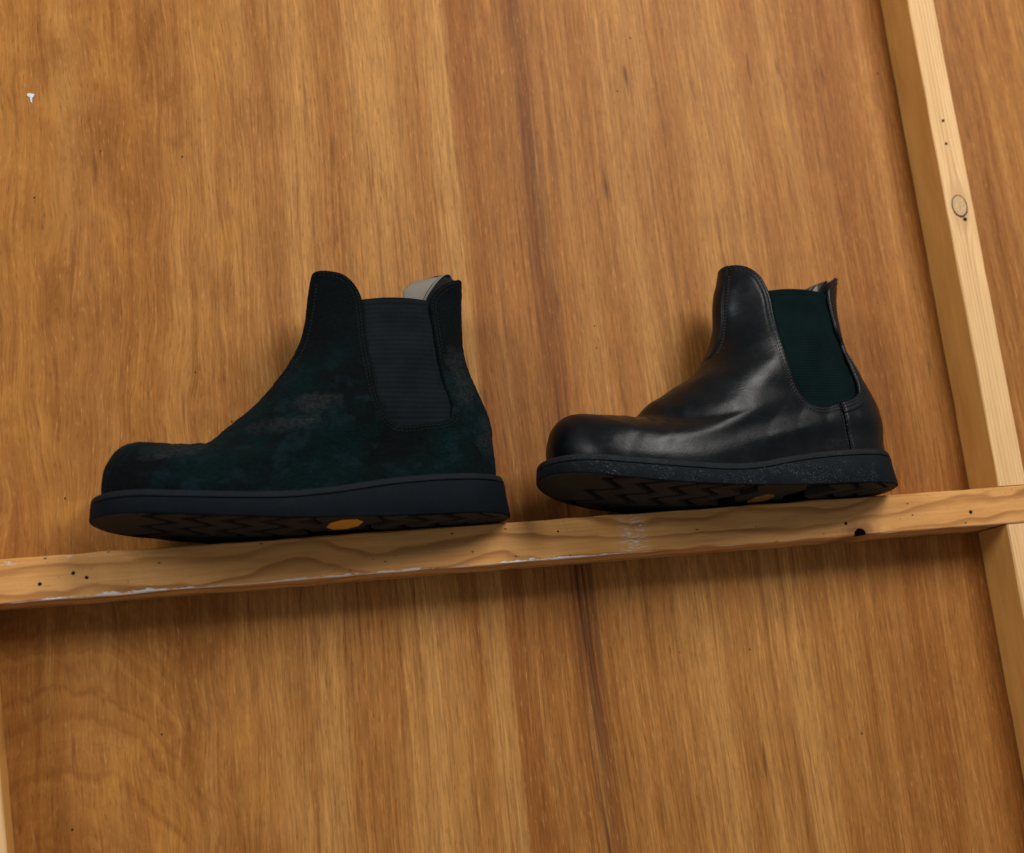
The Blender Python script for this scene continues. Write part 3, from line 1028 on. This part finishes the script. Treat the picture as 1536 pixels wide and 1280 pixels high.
        # front strip rows, found on the grid at a fixed distance from the front line
        for ar in (4.0, 6.0):
            pts = []
            ai = arc.reshape(nT, nH)
            for k in range(0, nT):
                half = slice(0, nH // 2)
                if sg > 0:
                    aa, uu, vv2 = ai[k, :nH // 4], U[k, :nH // 4], V[k, :nH // 4]
                else:
                    aa, uu, vv2 = ai[k, ::-1][:nH // 4], U[k, ::-1][:nH // 4], V[k, ::-1][:nH // 4]
                v_ = np.interp(ar, aa, vv2)
                if strip_v + 2 < v_ < 180:
                    pts.append((np.interp(ar, aa, uu), v_))
            if len(pts) > 3:
                stitch_row(np.array(pts), sg, 2.7, 2.0, 0.42)
    st = mesh_obj('stitching', sv, sf, M_THREAD_S if suede else M_THREAD, root)
    st['kind'] = 'stuff'

    # ---- sole
    Q, Nq = sole_outline(B, 0)
    S, bo = B['S'], B['bot']
    mw, mr_ = (M_WELT_L, M_RUB_L) if suede else (M_WELT_R, M_RUB_R)
    ft = lambda u: np.interp(u, S[:, 0], S[:, 1])
    fb = lambda u: np.interp(u, bo[:, 0], bo[:, 1])
    # smooth the two height curves
    us = np.linspace(-30, 320, 400)

    def smoothed(f):
        y = f(us)
        k = np.ones(31) / 31
        y = np.convolve(np.pad(y, 15, mode='edge'), k, 'valid')
        return lambda u: np.interp(u, us, y)
    ft, fb = smoothed(ft), smoothed(fb)
    uend = np.clip((Q[:, 0] - B['sole'][0]) / (B['sole'][1] - B['sole'][0]), 0, 1)
    ext = np.full(len(Q), 5.6)
    flare = 0.7 + 1.0 * (1 - sstep(uend, 0.0, .30))
    wear = 0.25 * vnoise(np.c_[Q / 18.0, np.zeros(len(Q))], 4)

    def ring(e, z):
        q = Q + Nq * (e + wear)[:, None] if np.ndim(e) else Q + Nq * (e + wear[:, None])
        return q, z

    def R3(e, zf):
        e = np.broadcast_to(e, (len(Q),))
        q = Q + Nq * (e + wear)[:, None]
        return np.c_[q, zf(q[:, 0])]
    rim = [R3(-6.0, lambda u: ft(u) - 1.2), R3(-2.0, lambda u: ft(u) - 0.5), R3(ext - 3.4, lambda u: ft(u)), R3(ext - 1.9, lambda u: ft(u) - 0.4), R3(ext - 1.0, lambda u: ft(u) - 1.5),
           R3(ext - 0.35, lambda u: ft(u) - 4.2), R3(ext - 0.5, lambda u: ft(u) - 4.8), R3(ext - 1.5, lambda u: ft(u) - 5.2), R3(-6.0, lambda u: ft(u) - 5.2)]
    Vv, Ff = ring_mesh(rim)
    fix_normals(mesh_obj('midsole', Vv, Ff, mw, root))
    DEP = 5.4
    lo = lambda q: (lambda u: fb(u) + q)
    outs = [R3(-6.0, lambda u: ft(u) - 5.3), R3(ext - 1.4, lambda u: ft(u) - 5.3), R3(ext - 0.3, lambda u: ft(u) - 5.7), R3(ext, lambda u: ft(u) - 6.3),
            R3(ext + 0.15 * flare, lambda u: ft(u) * .6 + fb(u) * .4 - 2), R3(ext + flare, lo(1.3)), R3(ext + flare - 0.3, lo(0.8)), R3(ext + flare - 0.9, lo(0.6)),
            R3(ext + flare - 3.0, lo(DEP)), R3(-10.0, lo(DEP))]
    # the recessed bottom
    spine = R3(-10.0, lo(DEP)).copy()
    spine[:, 1] = 0
    spine[:, 0] = np.clip(spine[:, 0], 30, 250)
    spine[:, 2] = fb(spine[:, 0]) + DEP
    outs.append(spine)
    Vv, Ff = ring_mesh(outs)
    sole = fix_normals(mesh_obj('outsole', Vv, Ff, mr_, root, True, 50))
    # treads: zigzag bars across the sole, plain pads at toe and heel
    edge = Q + Nq * (ext + flare - 1.3)[:, None]

    def width(u, sg):
        h = edge[edge[:, 1] * sg > 0]
        h = h[np.argsort(h[:, 0])]
        if u <= h[0, 0] or u >= h[-1, 0]:
            return 0.0
        return float(np.interp(u, h[:, 0], h[:, 1]))
    umax, umin = edge[:, 0].max(), edge[:, 0].min()

    def tread(nm, ufront, uback, mat, zlow=0.0, inset=0.0, ns=44):
        """ufront/uback: functions of n"""
        rows = []
        for k in range(ns):
            f = -1 + 2 * k / (ns - 1)
            wid = 60.0
            n = f * wid
            a0, b0 = uback(n), ufront(n)
            # clip against the outline along u at this n
            sel = edge[np.abs(edge[:, 1] - n) < 6]
            hi = lo_ = None
            cr = []
            for q in range(len(edge)):
                y0, y1 = edge[q, 1], edge[(q + 1) % len(edge), 1]
                if (y0 - n) * (y1 - n) < 0:
                    g = (n - y0) / (y1 - y0)
                    cr.append(edge[q, 0] + g * (edge[(q + 1) % len(edge), 0] - edge[q, 0]))
            if len(cr) < 2:
                continue
            cr.sort()
            # use the outline span that overlaps this bar
            best = None
            for s0, s1 in zip(cr[::2], cr[1::2]):
                x0, x1 = max(a0, s0), min(b0, s1)
                if x1 - x0 > 0.8 and (best is None or x1 - x0 > best[1] - best[0]):
                    best = (x0, x1)
            if best is None:
                continue
            rows.append((n, best[0] + inset, best[1] - inset))
        if len(rows) < 3:
            return None
        Vt, Ft = [], []
        for n, x0, x1 in rows:
            xs = (x0 + 0.5, x0, x1, x1 - 0.5)
            zs = (fb(x0) + zlow, fb(x0) + DEP + 1, fb(x1) + DEP + 1, fb(x1) + zlow)
            xm = (x0 + x1) / 2
            Vt += [(xs[1], n, zs[1]), (x0, n, zs[0] + .5), (xs[0], n, zs[0]), (xm, n, fb(xm) + zlow), (xs[3], n, zs[3]), (x1, n, zs[3] + .5), (xs[2], n, zs[2])]
        w = 7
        for k in range(len(rows) - 1):
            for q in range(w - 1):
                Ft.append((k * w + q, k * w + q + 1, (k + 1) * w + q + 1, (k + 1) * w + q))
        Ft.append([q for q in range(w)])
        Ft.append([(len(rows) - 1) * w + q for q in range(w - 1, -1, -1)])
        return fix_normals(mesh_obj(nm, Vt, Ft, mat, root, True, 35))

    def tri(n, per=36.0):
        q = (n / per) % 1.0
        return (abs(q - 0.5) * 4 - 1)
    pitch, barw, amp_ = 25.0, 16.5, 9.5
    u0 = umin + 27
    tread('heel_pad', lambda n: u0 - 5 + amp_ * tri(n), lambda n: -60, M_TREAD)
    k = 0
    logo_u = 121.0 if suede else 113.0
    while u0 + k * pitch + barw + amp_ < umax - 30:
        c0 = u0 + k * pitch
        if not (logo_u - 27 < c0 + barw / 2 < logo_u + 24):
            tread('tread_bar', lambda n, c=c0: c + barw + amp_ * tri(n), lambda n, c=c0: c + amp_ * tri(n), M_TREAD)
        k += 1
    ut = u0 + k * pitch
    tread('toe_pad', lambda n: 400, lambda n, c=ut: c + amp_ * tri(n), M_TREAD)
    # arch plate with the orange lozenge
    tread('arch_plate', lambda n: logo_u + 21 + 0.5 * amp_ * tri(n), lambda n: logo_u - 21 + 0.5 * amp_ * tri(n), M_TREAD, 1.6)
    cn, hu, hn = (12.0, 11.5, 17.0) if suede else (-7.0, 8.0, 15.0)
    oc = [(hu, hn * .45), (hu * .45, hn), (-hu * .45, hn), (-hu, hn * .45), (-hu, -hn * .45), (-hu * .45, -hn), (hu * .45, -hn), (hu, -hn * .45)]
    lv = [(logo_u + x, cn + y, fb(logo_u + x) + 2.0) for x, y in oc] + [(logo_u + x, cn + y, fb(logo_u + x) + 1.2) for x, y in oc] + \
         [(logo_u + x * .93, cn + y * .96, fb(logo_u + x) + 0.9) for x, y in oc]
    lf = [(q, (q + 1) % 8, (q + 1) % 8 + 8, q + 8) for q in range(8)] + [(q + 8, (q + 1) % 8 + 8, (q + 1) % 8 + 16, q + 16) for q in range(8)] + [list(range(16, 24))]
    lg = fix_normals(mesh_obj('sole_emblem', lv, lf, M_LOGO if suede else M_LOGO_R, root, False))
    lg['label'] = 'orange eight-sided emblem under the arch'

    # ---- pull loop of woven tape inside the back
    if suede:
        path = [(51, 13, 155), (49.5, 15.5, 160.5), (45.5, 16.5, 168), (39.5, 16, 176), (33, 13, 183), (27, 9, 187.5), (22, 4, 188.8), (19, 0, 184), (18.5, 0, 170)]
        wid = [(8, -3, 3.0), (15.0, -5, 3.2), (18.5, -6, 3.2), (17.5, -8, 2.4), (12.5, -10, 1.0), (10.5, -11, 0), (9, -12, -1), (8, -12, -2), (8, -12, -2)]
    else:
        path = [(42.0, 10, 153), (40.5, 12, 160.5), (37.5, 12.8, 167), (33, 12, 171.5), (28.5, 9.5, 174.4), (25.5, 6, 175.2), (25, 3, 172), (27, 1, 167), (28.5, 0, 158)]
        wid = [(16, -8, -1), (17, -9, -2.0), (17, -10, -2.5), (16, -11, -3.0), (14, -12, -3), (12, -12, -3), (9, -12, -2), (8, -12, -2), (8, -12, -2)]
    Pp = resample(np.array(path, float), 40)
    Wp = np.stack([np.interp(np.linspace(0, 1, 40), np.linspace(0, 1, len(wid)), np.array(wid)[:, q]) for q in range(3)], 1)
    mC = 14
    Vt, Uv, Ft = [], [], []
    for i_ in range(40):
        for j_ in range(mC):
            g = j_ / (mC - 1)
            bow = 2.2 * math.sin(g * math.pi) + (1.6 * g * g if suede else 0)
            pt = Pp[i_] + Wp[i_] * g + np.array((0, bow, 0))
            Vt.append(pt)
            Uv.append((i_ / 39, 1 - g))
    for i_ in range(39):
        for j_ in range(mC - 1):
            a_ = i_ * mC + j_
            Ft.append((a_, a_ + 1, a_ + mC + 1, a_ + mC))
    rb = mesh_obj('pull_loop', Vt, Ft, M_RIB_L if suede else M_RIB_R, root, uvs=Uv)
    rb['label'] = 'beige woven tape loop' if suede else 'beige tape loop with black lettering'
    solid(rb, 0.5)
    # dark back of the tape
    Vb = []
    for i_ in range(25):
        for j_ in range(mC):
            g = j_ / (mC - 1)
            Vb.append(Pp[i_] + np.array((0.5 - 9.5 * g, -1.2 - 6.0 * g, -0.6 - 1.5 * g)))
    lb = mesh_obj('loop_lining', Vb, Ft[:24 * (mC - 1)], M_LINING, rb)
    solid(lb, 0.4)
    return root


GRP = 'ankle boots on the rail'
build_boot('ankle_boot', LEFT, (-416.1, -44.0, 1.2), 5.0, 1.0, 'suede',
           'dark green-black brushed suede ankle boot with charcoal ribbed elastic and beige pull loop', 'boot', GRP)
build_boot('ankle_boot', RIGHT, (-100.4, -46.0, 1.8), 5.0, 2.3, 'leather',
           'shiny black leather ankle boot with dark green elastic and scuffed sole, leaning on the wall', 'boot', GRP)
